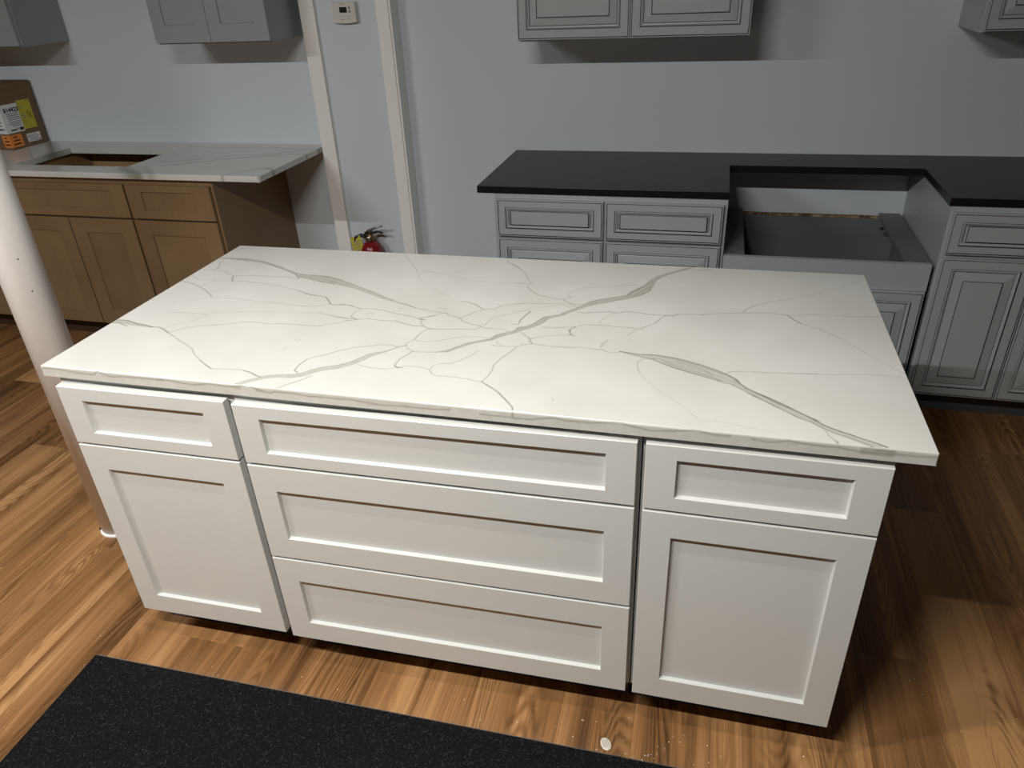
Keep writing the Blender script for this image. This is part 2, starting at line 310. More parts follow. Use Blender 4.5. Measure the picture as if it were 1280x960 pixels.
HAIR=[[0.7,[[64,1472],[60,1444],[108,1355],[97,1321]]],[0.5,[[37,1313],[102,1314],[185,1304],[245,1261],[292,1237]]],[0.9,[[292,1237],[315,1185],[338,1156]]],[0.6,[[292,1237],[377,1254],[474,1267],[560,1262],[658,1271],[728,1256]]],[0.5,[[10,1210],[104,1152],[175,1157],[234,1148],[330,1162],[410,1166],[509,1156],[604,1134],[664,1135],[740,1106],[824,1079]]],[0.9,[[824,1079],[904,1039],[979,1023],[1036,1014],[1114,922]]],[0.7,[[2,1115],[80,1095],[159,1057],[193,1038],[267,991],[355,913]]],[0.4,[[358,908],[469,914],[572,907],[656,896],[774,892],[834,886]]],[0.5,[[189,1045],[194,1099],[229,1140]]],[0.3,[[358,908],[283,864],[195,833],[141,810]]],[0.5,[[846,882],[945,872],[1049,887],[1116,919]]],[0.9,[[1116,919],[1170,920],[1203,928],[1243,921]]],[0.4,[[219,677],[311,685],[407,686],[462,690],[491,673]]],[0.35,[[489,699],[602,736],[736,763],[876,779],[1019,787],[1103,800]]],[0.6,[[1103,800],[1173,785],[1247,761],[1304,752]]],[0.4,[[478,667],[453,594],[393,545],[347,481]]],[0.6,[[414,440],[444,487],[512,536],[611,567],[689,602],[761,632],[833,634],[893,625],[955,640],[1042,644],[1114,641],[1183,643]]],[0.8,[[664,1335],[697,1294],[736,1259]]],[0.9,[[268,490],[314,492],[355,474],[412,438]]],[0.6,[[412,438],[486,396],[594,333]]],[0.55,[[594,333],[660,290],[708,240],[769,194]]],[0.8,[[769,194],[833,150],[888,117]]],[0.5,[[888,117],[940,126],[1032,134]]],[0.9,[[-2,538],[72,544],[154,514],[218,505],[276,485]]],[0.9,[[-8,498],[44,506],[127,475]]],[0.5,[[1031,135],[1053,130]]],[0.9,[[1053,130],[1101,116],[1143,94],[1170,87]]],[0.7,[[1652,430],[1678,462],[1705,494],[1727,508]]],[0.8,[[1323,154],[1296,175],[1294,193],[1293,239],[1301,283]]],[0.6,[[1301,283],[1331,318],[1373,346],[1414,393],[1467,435],[1533,466],[1608,496],[1656,496],[1692,485]]],[0.65,[[1401,138],[1377,96],[1354,69],[1321,33],[1301,2],[1286,-14]]],[0.5,[[1570,278],[1624,262],[1709,257],[1761,278],[1789,283]]],[0.9,[[1183,643],[1196,654]]],[0.6,[[1187,647],[1217,672],[1268,693],[1289,721],[1338,748]]],[0.25,[[1128,495],[1145,497],[1162,481],[1160,462],[1141,466],[1130,481]]],[0.3,[[1127,332],[1132,354],[1136,383]]],[0.6,[[1292,729],[1359,753],[1393,774],[1475,763],[1567,768]]],[0.75,[[1567,768],[1628,744],[1685,726],[1732,733],[1765,711],[1791,706]]],[0.5,[[1218,771],[1275,765],[1359,753]]],[0.55,[[1299,788],[1296,833],[1314,890]]],[0.65,[[1308,893],[1373,899],[1447,890],[1531,857],[1587,847],[1646,828],[1687,810]]],[0.7,[[1148,916],[1177,931],[1226,924],[1272,904],[1308,893]]],[0.8,[[1299,788],[1316,771],[1348,757]]],[0.9,[[1491,1000],[1544,981],[1610,946]]],[0.65,[[1610,946],[1677,930],[1770,910],[1804,910]]],[1,[[1675,818],[1710,839],[1750,868]]],[0.6,[[1750,868],[1774,897],[1804,910],[1823,879],[1867,871],[1893,856]]],[1.1,[[1687,810],[1714,805]]],[0.6,[[1698,802],[1707,766],[1729,742]]],[0.45,[[1239,1745],[1325,1618],[1415,1487]]],[0.25,[[1415,1487],[1455,1404],[1512,1316],[1610,1214],[1717,1141],[1797,1088]]],[0.4,[[1433,1464],[1496,1480],[1603,1450],[1687,1425],[1765,1387],[1853,1371],[1981,1371],[2071,1372],[2144,1366]]],[0.7,[[1832,1072],[1882,1065],[1925,1039],[1988,983]]],[0.55,[[1988,983],[2041,992],[2062,1035],[2089,1063],[2144,1078],[2206,1102]]],[0.6,[[1988,983],[1947,938],[1913,884],[1893,856]]],[0.65,[[1893,856],[1925,819],[1974,794],[2018,784],[2043,768]]],[0.45,[[2014,782],[2053,802],[2054,840],[2067,894],[2109,924],[2157,960],[2227,1010]]],[0.65,[[1791,706],[1855,711],[1930,728],[2008,735],[2032,763]]],[0.55,[[2053,760],[2113,758],[2160,761],[2190,738]]],[0.6,[[1791,706],[1763,693],[1749,642],[1744,593],[1742,567]]],[0.45,[[1742,567],[1811,561],[1868,579],[1920,613],[1973,644],[2017,654],[2063,658],[2104,651]]],[0.7,[[1928,1713],[2006,1632],[2055,1587]]],[0.4,[[1373,829],[1374,845],[1393,844],[1410,825]]],[0.4,[[1516,927],[1539,925]]],[0.4,[[1732,968],[1770,960],[1791,959]]],[0.5,[[1739,563],[1720,530],[1729,503],[1756,467],[1791,448],[1851,453],[1901,462]]],[0.6,[[1647,416],[1672,452],[1697,486],[1726,503]]],[0.7,[[1782,451],[1751,370],[1747,316],[1751,297]]],[0.9,[[1751,297],[1771,283],[1793,286]]],[0.5,[[1788,298],[1822,306],[1876,304],[1924,291],[1954,249],[1983,239],[2036,242],[2087,240],[2131,234],[2177,221],[2198,221]]],[0.9,[[2198,221],[2243,188],[2296,144],[2334,100],[2387,35],[2394,12]]],[0.35,[[1933,288],[1927,324],[1954,354]]],[0.5,[[1954,354],[2010,365],[2042,401],[2073,448],[2100,508]]],[0.6,[[2198,221],[2212,272],[2217,330],[2210,380],[2223,438],[2249,509],[2272,577]]],[0.55,[[2148,577],[2208,577],[2271,584],[2298,609],[2339,628]]],[0.4,[[2339,628],[2394,618],[2469,609],[2556,612]]],[0.5,[[2256,737],[2291,705],[2313,674],[2338,632]]],[0.4,[[2315,666],[2340,692],[2401,722],[2473,743],[2511,744]]],[0.8,[[2526,743],[2501,756],[2490,815],[2515,846]]],[0.4,[[2163,633],[2162,608],[2199,585]]],[0.45,[[2341,827],[2366,817],[2427,826],[2515,846]]],[0.5,[[2536,136],[2545,119]]],[0.5,[[2185,826],[2216,831]]],[0.85,[[2218,841],[2217,878],[2225,926],[2245,997]]],[0.4,[[2245,997],[2221,1013]]],[0.5,[[1968,1683],[2017,1638],[2048,1591],[2092,1522],[2165,1366]]],[0.6,[[2147,1330],[2187,1268],[2242,1218],[2315,1190],[2386,1176],[2444,1127],[2485,1083]]],[0.45,[[2047,1373],[2118,1376],[2177,1368]]],[0.4,[[2397,1249],[2433,1333],[2496,1369],[2604,1389],[2700,1432],[2783,1449]]],[0.6,[[2399,1241],[2428,1218],[2389,1180]]],[0.6,[[2123,1074],[2200,1100],[2283,1107],[2380,1117],[2444,1127],[2518,1128]]],[0.3,[[2147,978],[2206,1006],[2262,1049],[2338,1080],[2400,1100],[2459,1089]]],[0.4,[[2344,824],[2378,808],[2452,827],[2517,852],[2558,880]]],[0.65,[[2558,880],[2642,886],[2719,880],[2794,878],[2832,872],[2872,917],[2906,959],[2931,1027],[2952,1049]]],[0.5,[[2486,811],[2497,770],[2521,742]]],[0.4,[[2307,679],[2369,709],[2440,734],[2512,750]]],[0.5,[[2254,739],[2314,683],[2318,647],[2342,626]]],[0.5,[[2335,625],[2397,615],[2478,616],[2564,622],[2630,620],[2681,618],[2712,599]]],[0.45,[[2669,648],[2674,689],[2694,725]]],[0.8,[[2494,1029],[2527,1021],[2588,1040],[2657,1056],[2698,1047],[2741,1073]]],[0.7,[[2741,1073],[2805,1068],[2876,1052],[2937,1056]]],[0.9,[[2937,1056],[2982,1054],[3011,1081]]],[0.6,[[3011,1081],[3079,1091],[3139,1091]]],[0.35,[[2690,1046],[2656,1003],[2626,942],[2623,914],[2638,889]]],[0.45,[[2821,874],[2793,817],[2782,790]]],[0.2,[[2782,790],[2735,749],[2696,717]]],[0.6,[[3129,1092],[3216,1121],[3329,1145]]],[0.65,[[3329,1145],[3390,1154],[3476,1163],[3527,1160],[3551,1147]]],[0.5,[[3551,1147],[3645,1172],[3739,1187],[3812,1181]]],[0.65,[[3812,1181],[3878,1181],[3990,1200]]],[0.55,[[3329,1145],[3347,1192],[3401,1257],[3501,1326],[3555,1350]]],[0.35,[[3555,1350],[3648,1412],[3684,1424],[3771,1503],[3881,1606],[3993,1700]]],[0.9,[[3551,1147],[3581,1094],[3611,1057]]],[0.5,[[3611,1057],[3681,1017],[3724,969],[3780,911]]],[0.3,[[3780,911],[3831,830],[3879,755],[3934,688],[3974,630],[3996,602]]],[0.8,[[3091,1721],[3130,1735],[3160,1748]]],[0.3,[[3052,1699],[3091,1721]]],[0.3,[[3648,1416],[3675,1416]]],[0.5,[[2633,616],[2683,615],[2711,596],[2767,606]]],[0.4,[[2671,641],[2694,721]]],[0.45,[[2941,569],[2879,555],[2859,529],[2859,494],[2876,422]]],[0.25,[[2876,422],[2913,356],[2988,262],[3050,200],[3095,152],[3132,91],[3167,67]]],[0.2,[[3167,67],[3234,76],[3314,59],[3379,46],[3443,33]]],[0.5,[[3253,479],[3268,498],[3313,509]]],[0.45,[[3313,509],[3395,516],[3513,527],[3630,542]]],[0.9,[[2766,615],[2858,599],[2922,606],[3003,593],[3083,567],[3139,542],[3201,508],[3253,471],[3290,438],[3305,414]]],[0.7,[[2767,611],[2843,584],[2926,558],[3017,496],[3096,460],[3187,420],[3261,386]]],[0.6,[[3029,558],[3093,526],[3155,495],[3194,457]]],[0.5,[[2949,570],[3016,521],[3095,484],[3187,443],[3232,401]]],[0.9,[[3290,430],[3333,360],[3388,318],[3442,270],[3494,231],[3544,193],[3593,153]]],[0.6,[[3268,387],[3332,333],[3387,285],[3440,235],[3491,192],[3541,152]]],[0.4,[[3361,510],[3488,523],[3644,539],[3799,565],[3897,576],[3979,572]]],[0.5,[[3621,83],[3633,43],[3651,15]]],[0.9,[[3651,15],[3662,-3],[3657,-29]]],[0.9,[[3357,341],[3416,303],[3472,259],[3527,210],[3579,162],[3620,120],[3660,95],[3706,72],[3750,49],[3789,31],[3827,8]]],[0.6,[[3356,305],[3414,260],[3470,211],[3523,163],[3577,134],[3617,96],[3657,68],[3727,35],[3789,-4]]]]
BAND=[[0.75,[[-7,1520,5],[99,1522,13],[202,1519,17],[353,1489,12],[456,1443,12],[543,1401,11],[664,1335,10]]],[0.62,[[647,1348,4],[735,1299,25],[811,1290,37],[903,1268,48],[989,1242,41]]],[0.62,[[986,1248,33],[1084,1207,27],[1181,1163,18],[1281,1109,18],[1379,1053,15],[1447,1021,9],[1492,998,4]]],[0.6,[[-9,512,10],[47,526,19],[128,510,16],[197,496,13],[269,488,6]]],[0.6,[[1073,-14,10],[1113,21,15],[1152,59,16],[1201,94,15],[1260,114,14],[1311,119,18],[1354,140,19],[1387,180,20],[1425,211,21],[1475,235,20],[1509,260,18],[1546,297,18],[1572,343,19],[1593,383,17],[1629,410,11],[1652,430,4]]],[0.75,[[1894,461,3],[1949,479,11],[1981,520,11],[2026,574,12],[2077,610,10],[2130,641,12],[2150,682,18],[2188,714,16],[2227,746,14],[2242,781,22],[2276,802,16],[2306,840,17],[2328,885,21],[2343,929,18],[2378,953,14],[2427,989,10]]],[0.72,[[2421,993,12],[2473,1055,13],[2513,1107,16],[2554,1160,25],[2613,1197,30],[2674,1234,26],[2735,1270,25],[2770,1322,40],[2806,1381,40],[2826,1439,25],[2844,1521,18],[2873,1584,15],[2937,1652,12],[2994,1709,11],[3040,1747,14]]],[0.5,[[2767,613,3],[2842,593,8],[2924,582,25],[3006,549,43],[3086,513,49],[3140,489,48],[3201,459,42],[3254,430,33],[3290,402,21]]],[0.5,[[3276,405,18],[3333,353,15],[3388,304,17],[3441,256,19],[3493,217,19],[3543,172,19],[3592,142,17]]],[0.5,[[3356,323,18],[3415,281,17],[3471,235,18],[3525,186,19],[3578,149,16],[3618,109,14],[3659,82,15],[3704,59,17],[3748,33,18],[3787,14,18],[3815,1,18]]]]
EDGE=[[[17,-12],[118,-11],[192,-20],[310,-23],[334,-3],[387,-19],[407,-24],[494,-17],[641,-15],[725,-12],[853,-24],[947,-10],[1044,-15],[1155,1],[1245,-25]],[[1193,-20],[1268,-26],[1285,-17],[1395,-18],[1454,-24],[1543,-21],[1668,-20],[1799,-32],[1894,-27],[2059,-26],[2122,-20]],[[2255,-27],[2402,-30],[2471,-30],[2572,-10],[2622,-19],[2729,-16],[2842,-3],[2890,-14],[2970,-26],[3047,-17],[3139,-3],[3208,-16],[3268,-15]],[[2399,4],[2394,-21],[2406,-34]],[[3350,-17],[3401,-25],[3449,-19],[3480,-8],[3530,-15],[3610,-19],[3657,-16],[3695,-22],[3738,-26],[3800,-28],[3860,-22],[3931,-24],[3995,-18]]]
# ---------------------------------------------------------------- the room
TOP_I, TOP, TOP_L = 0.9114, 0.912, 0.9286     # worktop heights: island, grey run, brown run
WALL = 2.380; WR = WL = WALL                  # plane of the back wall
def struct(name, b, parent=None, label=None):
    o = b.build(name, parent)
    if not parent: tag(o, label, None, None, 'structure')
    return o
sub = MB(); sub.box(-4.6, 4.6, -5.1, 2.7, -0.08, -0.006, MAT['plank']); FLOOR = struct('floor', sub, None, 'brown oak-look plank floor')
struct('wall_back', MB().box(-4.6, 4.6, WALL, 2.7, 0, CEIL, MAT['wall']), None, 'grey painted back wall')
struct('wall_chase', MB().box(-0.42, 0.025, 2.305, WALL, 0, CEIL, MAT['wall']), None, 'narrow grey boxed-out wall between two white posts')
struct('wall_left', MB().box(-4.6, -4.5, -5.1, WL, 0, CEIL, MAT['far']))
struct('wall_right', MB().box(4.5, 4.6, -5.1, WR, 0, CEIL, MAT['far']))
struct('wall_front', MB().box(-4.5, 4.5, -5.1, -5.0, 0, CEIL, MAT['far']))
struct('ceiling', MB().box(-4.6, 4.6, -5.1, 2.7, CEIL, CEIL + 0.1, MAT['ceil']))
# planks: one shared mesh, laid along y in staggered rows
PW, PL = 0.19, 1.22
pm = MB(); pm.box(-PW / 2 + 0.0001, PW / 2 - 0.0001, -PL / 2 + 0.0001, PL / 2 - 0.0001, -0.006, 0.0, MAT['plank'], 0.0004)
plank0 = pm.build('plank', FLOOR); pme = plank0.data
rnd = random.Random(5); first = True; row = 0
x = 2.0175 + PW / 2 - PW * 26
while x < 3.75:
    st = {26: 0.3815, 25: 0.98}.get(row, rnd.uniform(0, PL))
    k0 = math.floor((-1.7 - st) / PL); y = st + k0 * PL + PL / 2
    while y - PL / 2 < 2.36:
        o = plank0 if first else link('plank', pme, FLOOR)
        o.location = (x, y, 0.0); first = False; y += PL
    x += PW; row += 1

# white posts of the chase
def post(name, x0, x1, yf, yb, label, groove):
    b = MB(); b.box(x0, x1, yf, yb, 0, CEIL, MAT['trim'], 0.0015)
    o = b.build(name); tag(o, label, None, None, 'structure')
    g = MB(); g.box(groove, groove + 0.0022, yf - 0.0006, yf + 0.002, 0.0, CEIL - 0.01, MAT['greyink']); g.build('joint_line', o)
post('trim_1', -0.4345, -0.3540, 2.290, WALL, 'white vertical trim post left of the thermostat', -0.3570)
post('trim_2', -0.0450, 0.0290, 2.290, WALL, 'white vertical trim post right of the thermostat', 0.0165)
bb = MB(); bb.box(-0.3540, -0.0450, 2.293, 2.305, 0, 0.10, MAT['trim'], 0.002); struct('baseboard_chase', bb)

# ---------------------------------------------------------------- ceiling fixtures (outside the frame)
for i, (fx, fy, ln, pw, colr) in enumerate(FIXTURES):
    t = thing('ceiling_light', ('slim white batten light on the ceiling in front of the island', 'slim white batten light on the ceiling beyond the column end')[i], 'light', (fx, fy, CEIL), 0, 'ceiling battens')
    h = MB(); h.box(-ln / 2, ln / 2, -0.03, 0.03, -0.045, 0.0, MAT['plastic'], 0.004); h.build('housing', t)
    tb = MB(); tb.tube([(-ln / 2 + 0.02, 0, -0.06), (ln / 2 - 0.02, 0, -0.06)], 0.012, MAT['lamp'], 12); tb.build('tube', t)
    la = bpy.data.lights.new('tube_light', 'AREA'); la.shape = 'RECTANGLE'; la.size = ln; la.size_y = 0.03; la.energy = pw; la.color = colr
    lo_ = link('tube_light', la, t); lo_.location = (0, 0, -0.075)

for i, (fx, fy, pw, beam) in enumerate(DOWNLIGHTS):
    t = thing('downlight', 'round recessed downlight in the ceiling', 'light', (fx, fy, CEIL))
    h = MB(); h.lathe([(0.075, 0.0), (0.075, -0.008), (0.055, -0.010), (0.052, -0.002)], MAT['plastic'], (0, 0), 28, False); h.build('trim_ring', t)
    tb = MB(); tb.lathe([(0.051, -0.001), (0.0, -0.003)], MAT['lamp'], (0, 0), 24, False); tb.build('lens', t)
    la = bpy.data.lights.new('spot_light', 'SPOT'); la.energy = pw; la.spot_size = math.radians(beam); la.spot_blend = 0.6; la.shadow_soft_size = 0.03; la.color = (1.0, 0.95, 0.87)
    lo_ = link('spot_light', la, t); lo_.location = (0, 0, -0.045)

# ---------------------------------------------------------------- round white column
CX, CY, CR = -0.4455, 0.412, 0.0622
b = MB(); b.lathe([(CR, 0.004), (CR, CEIL)], MAT['column'], (CX, CY), 48)
col = b.build('column_1'); tag(col, 'round white painted steel column at the left end of the island', None, None, 'structure')
fl = MB(); fl.lathe([(0.068, 0.0), (0.068, 0.005), (0.065, 0.008), (CR, 0.009)], MAT['column'], (CX, CY), 40, False); fl.build('base_plate', col)
sc1 = MB(); sc1.lathe([(0.005, 0.006), (0.005, 0.0115), (0.0, 0.0125)], MAT['rubber'], (CX - 0.0505, CY - 0.041), 10); sc1.build('screw', col)
nk = MB()
for u, (a, z) in enumerate(((-0.55, 0.93), (-0.62, 1.03), (-1.1, 0.62))):
    dx, dy = math.cos(a) * CR, math.sin(a) * CR
    nk.box(CX + dx - 0.0015, CX + dx + 0.0015, CY + dy - 0.0015, CY + dy + 0.0015, z, z + 0.003, MAT['rubber'])
nk.build('paint_nick', col)

# ---------------------------------------------------------------- island
ROT = 0.0114
def I2B(x, y):
    c, s = math.cos(ROT), math.sin(ROT); return (c * x - s * y, s * x + c * y, 0.0)
def unit(label, xa, xb, y0, yaw, fronts):
    """one white base cabinet of the island; fronts: (name, x0, x1, z0, z1, top rail, bottom rail)"""
    t = thing('island_cabinet', label, 'cabinet', I2B(xa, y0), ROT + yaw)
    b = MB(); b.box(0, xb - xa, 0.0285, 0.60, 0.115, TOP_I - 0.0283, MAT['white'], 0.0005); b.build('body', t)
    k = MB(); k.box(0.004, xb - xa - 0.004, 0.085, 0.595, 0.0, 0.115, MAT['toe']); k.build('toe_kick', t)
    for nm, x0, x1, z0, z1, tr, br in fronts:
        shaker(nm, t, x0 - xa, x1 - xa, z0, z1, 0.0, MAT['white'], 0.0625, tr, br, th=0.021)
    for nm, x0, x1, z0, z1, tr, br in fronts:
        for sx_ in (x0 - xa + 0.02, x1 - xa - 0.02):
            m_ = MB(); m_.box(sx_ - 0.006, sx_ + 0.006, 0.0208, 0.0288, z0 + 0.02, z0 + 0.032, MAT['plastic']); m_.build('bumper', t)
    return t
a0, a1, b0, b1, c0, c1 = 0.0223, 0.4823, 0.5063, 1.4224, 1.4389, 1.8957
unit('white island cabinet with one drawer over one door, beside the column', 0.014, 0.4935, -0.0042, 0.0072,
     [('drawer', a0, a1, 0.7047, 0.868, 0.036, 0.033), ('door', a0, a1, 0.117, 0.6980, 0.071, 0.064)])
unit('white middle island cabinet with three wide stacked drawers', 0.4985, 1.4300, -0.0069, 0.0124,
     [('drawer', b0, b1, 0.7070, 0.868, 0.034, 0.032), ('drawer', b0, b1, 0.4126, 0.6996, 0.072, 0.064), ('drawer', b0, b1, 0.117, 0.4054, 0.073, 0.063)])
unit('white island cabinet with drawer over door, at the end away from the column', 1.4325, 1.9035, 0.0049, -0.005,
     [('drawer', c0, c1, 0.7047, 0.868, 0.034, 0.034), ('door', c0, c1, 0.117, 0.6980, 0.066, 0.066)])

# veined worktop: fine grid on top and front so the veins are painted per vertex
H = 0.000495
LX, LY, TH = 1.9818, 0.8791, 0.0281
def seg_paint(A, X0, Y0, step, P, Q, val, sig, ch):
    n0 = A.shape[0]; n1 = A.shape[1]; r = 3 * sig
    i0 = max(0, int((min(P[0], Q[0]) - r - X0) / step)); i1 = min(n0, int((max(P[0], Q[0]) + r - X0) / step) + 2)
    j0 = max(0, int((min(P[1], Q[1]) - r - Y0) / step)); j1 = min(n1, int((max(P[1], Q[1]) + r - Y0) / step) + 2)
    if i1 <= i0 or j1 <= j0: return
    gx = X0 + step * np.arange(i0, i1)[:, None]; gy = Y0 + step * np.arange(j0, j1)[None, :]
    dx, dy = Q[0] - P[0], Q[1] - P[1]; L2 = dx * dx + dy * dy + 1e-12
    t = np.clip(((gx - P[0]) * dx + (gy - P[1]) * dy) / L2, 0, 1)
    d = np.hypot(gx - P[0] - t * dx, gy - P[1] - t * dy)
    A[i0:i1, j0:j1, ch] = np.maximum(A[i0:i1, j0:j1, ch], val * np.exp(-(d / sig) ** 2))
def band_paint(A, X0, Y0, step, P, Q, val):
    n0 = A.shape[0]; n1 = A.shape[1]; r = max(P[2], Q[2]) * 1.3
    i0 = max(0, int((min(P[0], Q[0]) - r - X0) / step)); i1 = min(n0, int((max(P[0], Q[0]) + r - X0) / step) + 2)
    j0 = max(0, int((min(P[1], Q[1]) - r - Y0) / step)); j1 = min(n1, int((max(P[1], Q[1]) + r - Y0) / step) + 2)
    if i1 <= i0 or j1 <= j0: return
    gx = X0 + step * np.arange(i0, i1)[:, None]; gy = Y0 + step * np.arange(j0, j1)[None, :]
    dx, dy = Q[0] - P[0], Q[1] - P[1]; L = math.hypot(dx, dy) + 1e-9
    t = np.clip(((gx - P[0]) * dx + (gy - P[1]) * dy) / L ** 2, 0, 1)
    ex = gx - P[0] - t * dx; ey = gy - P[1] - t * dy; d = np.hypot(ex, ey); sd = (dx * ey - dy * ex) / L
    hw = P[2] + (Q[2] - P[2]) * t; u = d / hw; su = sd / hw
    soft = np.clip((1.12 - u) / 0.25, 0, 1)
    fill = soft * val * (0.50 + 0.55 * np.exp(-((su - 0.78) / 0.2) ** 2) + 0.45 * np.exp(-((su + 0.82) / 0.18) ** 2) + 0.32 * np.exp(-((su + 0.1) / 0.14) ** 2))
    A[i0:i1, j0:j1, 1] = np.maximum(A[i0:i1, j0:j1, 1], fill)
def wob(pts, seed, amp=0.0012):
    """split a traced vein into short pieces with a little natural wander"""
    r = random.Random(seed); out = []
    for (x0, y0), (x1, y1) in zip(pts[:-1], pts[1:]):
        n = max(1, int(math.hypot(x1 - x0, y1 - y0) / 0.02))
        for k in range(n):
            f = k / n; j = 0 if k == 0 else amp
            out.append((x0 + (x1 - x0) * f + r.uniform(-j, j), y0 + (y1 - y0) * f + r.uniform(-j, j)))
    out.append(pts[-1]); return out
def vein_slab(name, parent, nx, ny, X0, Y0, step, A, topz, mat, extra, off_loc=None, hole=None):
    """grid top from the vertex array A (nx, ny, 3) plus the faces in extra (an MB with its own vertices)"""
    xs = X0 + step * np.arange(nx); ys = Y0 + step * np.arange(ny)
    V = np.zeros((nx, ny, 3)); V[:, :, 0] = xs[:, None]; V[:, :, 1] = ys[None, :]; V[:, :, 2] = topz
    idx = np.arange(nx * ny).reshape(nx, ny)
    F = np.stack([idx[:-1, :-1], idx[1:, :-1], idx[1:, 1:], idx[:-1, 1:]], -1).reshape(-1, 4)
    verts = V.reshape(-1, 3); cols = A.reshape(-1, 3)
    for ev, ef, ec in extra:
        F = np.concatenate([F, ef + len(verts)]); verts = np.concatenate([verts, ev]); cols = np.concatenate([cols, ec])
    me = bpy.data.meshes.new(name); me.vertices.add(len(verts)); me.vertices.foreach_set('co', verts.ravel().astype(np.float32))
    me.loops.add(F.size); me.loops.foreach_set('vertex_index', F.ravel().astype(np.int32))
    me.polygons.add(len(F)); me.polygons.foreach_set('loop_start', np.arange(0, F.size, 4, dtype=np.int32)); me.polygons.foreach_set('loop_total', np.full(len(F), 4, dtype=np.int32))
    me.update(calc_edges=True); me.validate()
    at = me.color_attributes.new('vein', 'FLOAT_COLOR', 'POINT')
    c4 = np.ones((len(verts), 4), np.float32); c4[:, :3] = np.clip(cols, 0, 1.2); at.data.foreach_set('color', c4.ravel())
    me.materials.append(mat)
    return link(name, me, parent)
def strip(P, cols, flip=False):
    """faces between successive rows P[k] (n, 3)"""
    P = np.array(P); m, n, _ = P.shape; idx = np.arange(m * n).reshape(m, n)
    F = np.stack([idx[:-1, :-1], idx[:-1, 1:], idx[1:, 1:], idx[1:, :-1]], -1).reshape(-1, 4)
    if flip: F = F[:, ::-1]
    return P.reshape(-1, 3), F, np.array(cols).reshape(-1, 3)
step = 0.002; c = 0.0022
nx = int(round((LX - 2 * c) / step)) + 1; ny = int(round((LY - 2 * c) / step)) + 1
sx = (LX - 2 * c) / (nx - 1)
LYr = 2 * c + sx * (ny - 1)
A = np.zeros((nx, ny, 3))
for si, (wt, pts) in enumerate(HAIR):
    pts = [(q[0] * H, q[1] * H) for q in pts]; pts = wob(pts, si)
    for P, Q in zip(pts[:-1], pts[1:]): seg_paint(A, c, c, sx, P, Q, min(1.0, wt * 0.95), 0.0009 + 0.0006 * wt, 0)
for wt, pts in BAND:
    pts = [(q[0] * H, q[1] * H, q[2] * H) for q in pts]
    for P, Q in zip(pts[:-1], pts[1:]): band_paint(A, c, c, sx, P, Q, wt * 1.25)
for (x, y), rx, ry in (((0.0, 0.0), 0, 0),):
    pass
# front edge grid (x along, z down)
nz = 13; dz = (TH - c) / (nz - 1)
E_ = np.zeros((nx, nz, 3))
for si, pts in enumerate(EDGE):
    pts = [(q[0] * H, -q[1] * H - c) for q in pts]; pts = wob(pts, 500 + si, 0.0007)
    for P, Q in zip(pts[:-1], pts[1:]):
        # anisotropic grid: paint with unit steps scaled
        i0 = max(0, int((min(P[0], Q[0]) - c) / sx) - 2); i1 = min(nx, int((max(P[0], Q[0]) - c) / sx) + 3)
        if i1 <= i0: continue
        gx = c + sx * np.arange(i0, i1)[:, None]; gz = dz * np.arange(nz)[None, :]
        dx, dy = Q[0] - P[0], Q[1] - P[1]; t = np.clip(((gx - P[0]) * dx + (gz - P[1]) * dy) / (dx * dx + dy * dy + 1e-12), 0, 1)
        d = np.hypot(gx - P[0] - t * dx, gz - P[1] - t * dy)
        E_[i0:i1, :, 0] = np.maximum(E_[i0:i1, :, 0], 0.55 * np.exp(-(d / 0.0017) ** 2))
xx = c + sx * np.arange(nx)
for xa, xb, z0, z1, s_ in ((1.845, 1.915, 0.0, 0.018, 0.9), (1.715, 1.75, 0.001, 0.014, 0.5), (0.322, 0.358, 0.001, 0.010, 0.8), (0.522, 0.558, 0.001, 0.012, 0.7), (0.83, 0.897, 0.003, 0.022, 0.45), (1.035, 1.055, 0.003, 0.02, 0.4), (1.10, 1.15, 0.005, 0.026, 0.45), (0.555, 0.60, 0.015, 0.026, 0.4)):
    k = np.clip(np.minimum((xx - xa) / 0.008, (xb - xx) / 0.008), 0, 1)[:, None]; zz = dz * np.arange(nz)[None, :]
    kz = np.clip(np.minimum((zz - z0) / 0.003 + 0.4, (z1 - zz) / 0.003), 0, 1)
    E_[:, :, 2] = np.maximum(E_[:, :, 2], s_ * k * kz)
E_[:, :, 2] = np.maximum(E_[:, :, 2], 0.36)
yaw = 0.0063
ROOT = thing('island_countertop', 'large white quartz worktop with grey veins on the white island', 'countertop', (-0.0210, 0.0134, TOP_I), yaw)
ex = []
XL, XR, YF, YB = 0.0, LX, 0.0, LYr
xg = c + sx * np.arange(nx)
top_f = np.stack([xg, np.full(nx, c), np.zeros(nx)], -1); mid_f = [np.stack([xg, np.zeros(nx), np.full(nx, -c - dz * k)], -1) for k in range(nz)]
ex.append(strip([top_f] + mid_f, np.concatenate([A[:, 0, :][None], E_.transpose(1, 0, 2)]), True))
yg = c + sx * np.arange(ny)
for X, Xi, fl in ((XL, c, False), (XR, LX - c, True)):
    col_ = A[0 if X == 0 else -1]
    rows = [np.stack([np.full(ny, Xi), yg, np.zeros(ny)], -1)] + [np.stack([np.full(ny, X), yg, np.full(ny, z)], -1) for z in (-c, -TH)]
    ex.append(strip(rows, np.stack([col_, col_, col_]), fl))
rows = [np.stack([xg, np.full(nx, YB - c), np.zeros(nx)], -1)] + [np.stack([xg, np.full(nx, YB), np.full(nx, z)], -1) for z in (-c, -TH)]
ex.append(strip(rows, np.stack([A[:, -1]] * 3), False))
zero = np.zeros((4, 3))
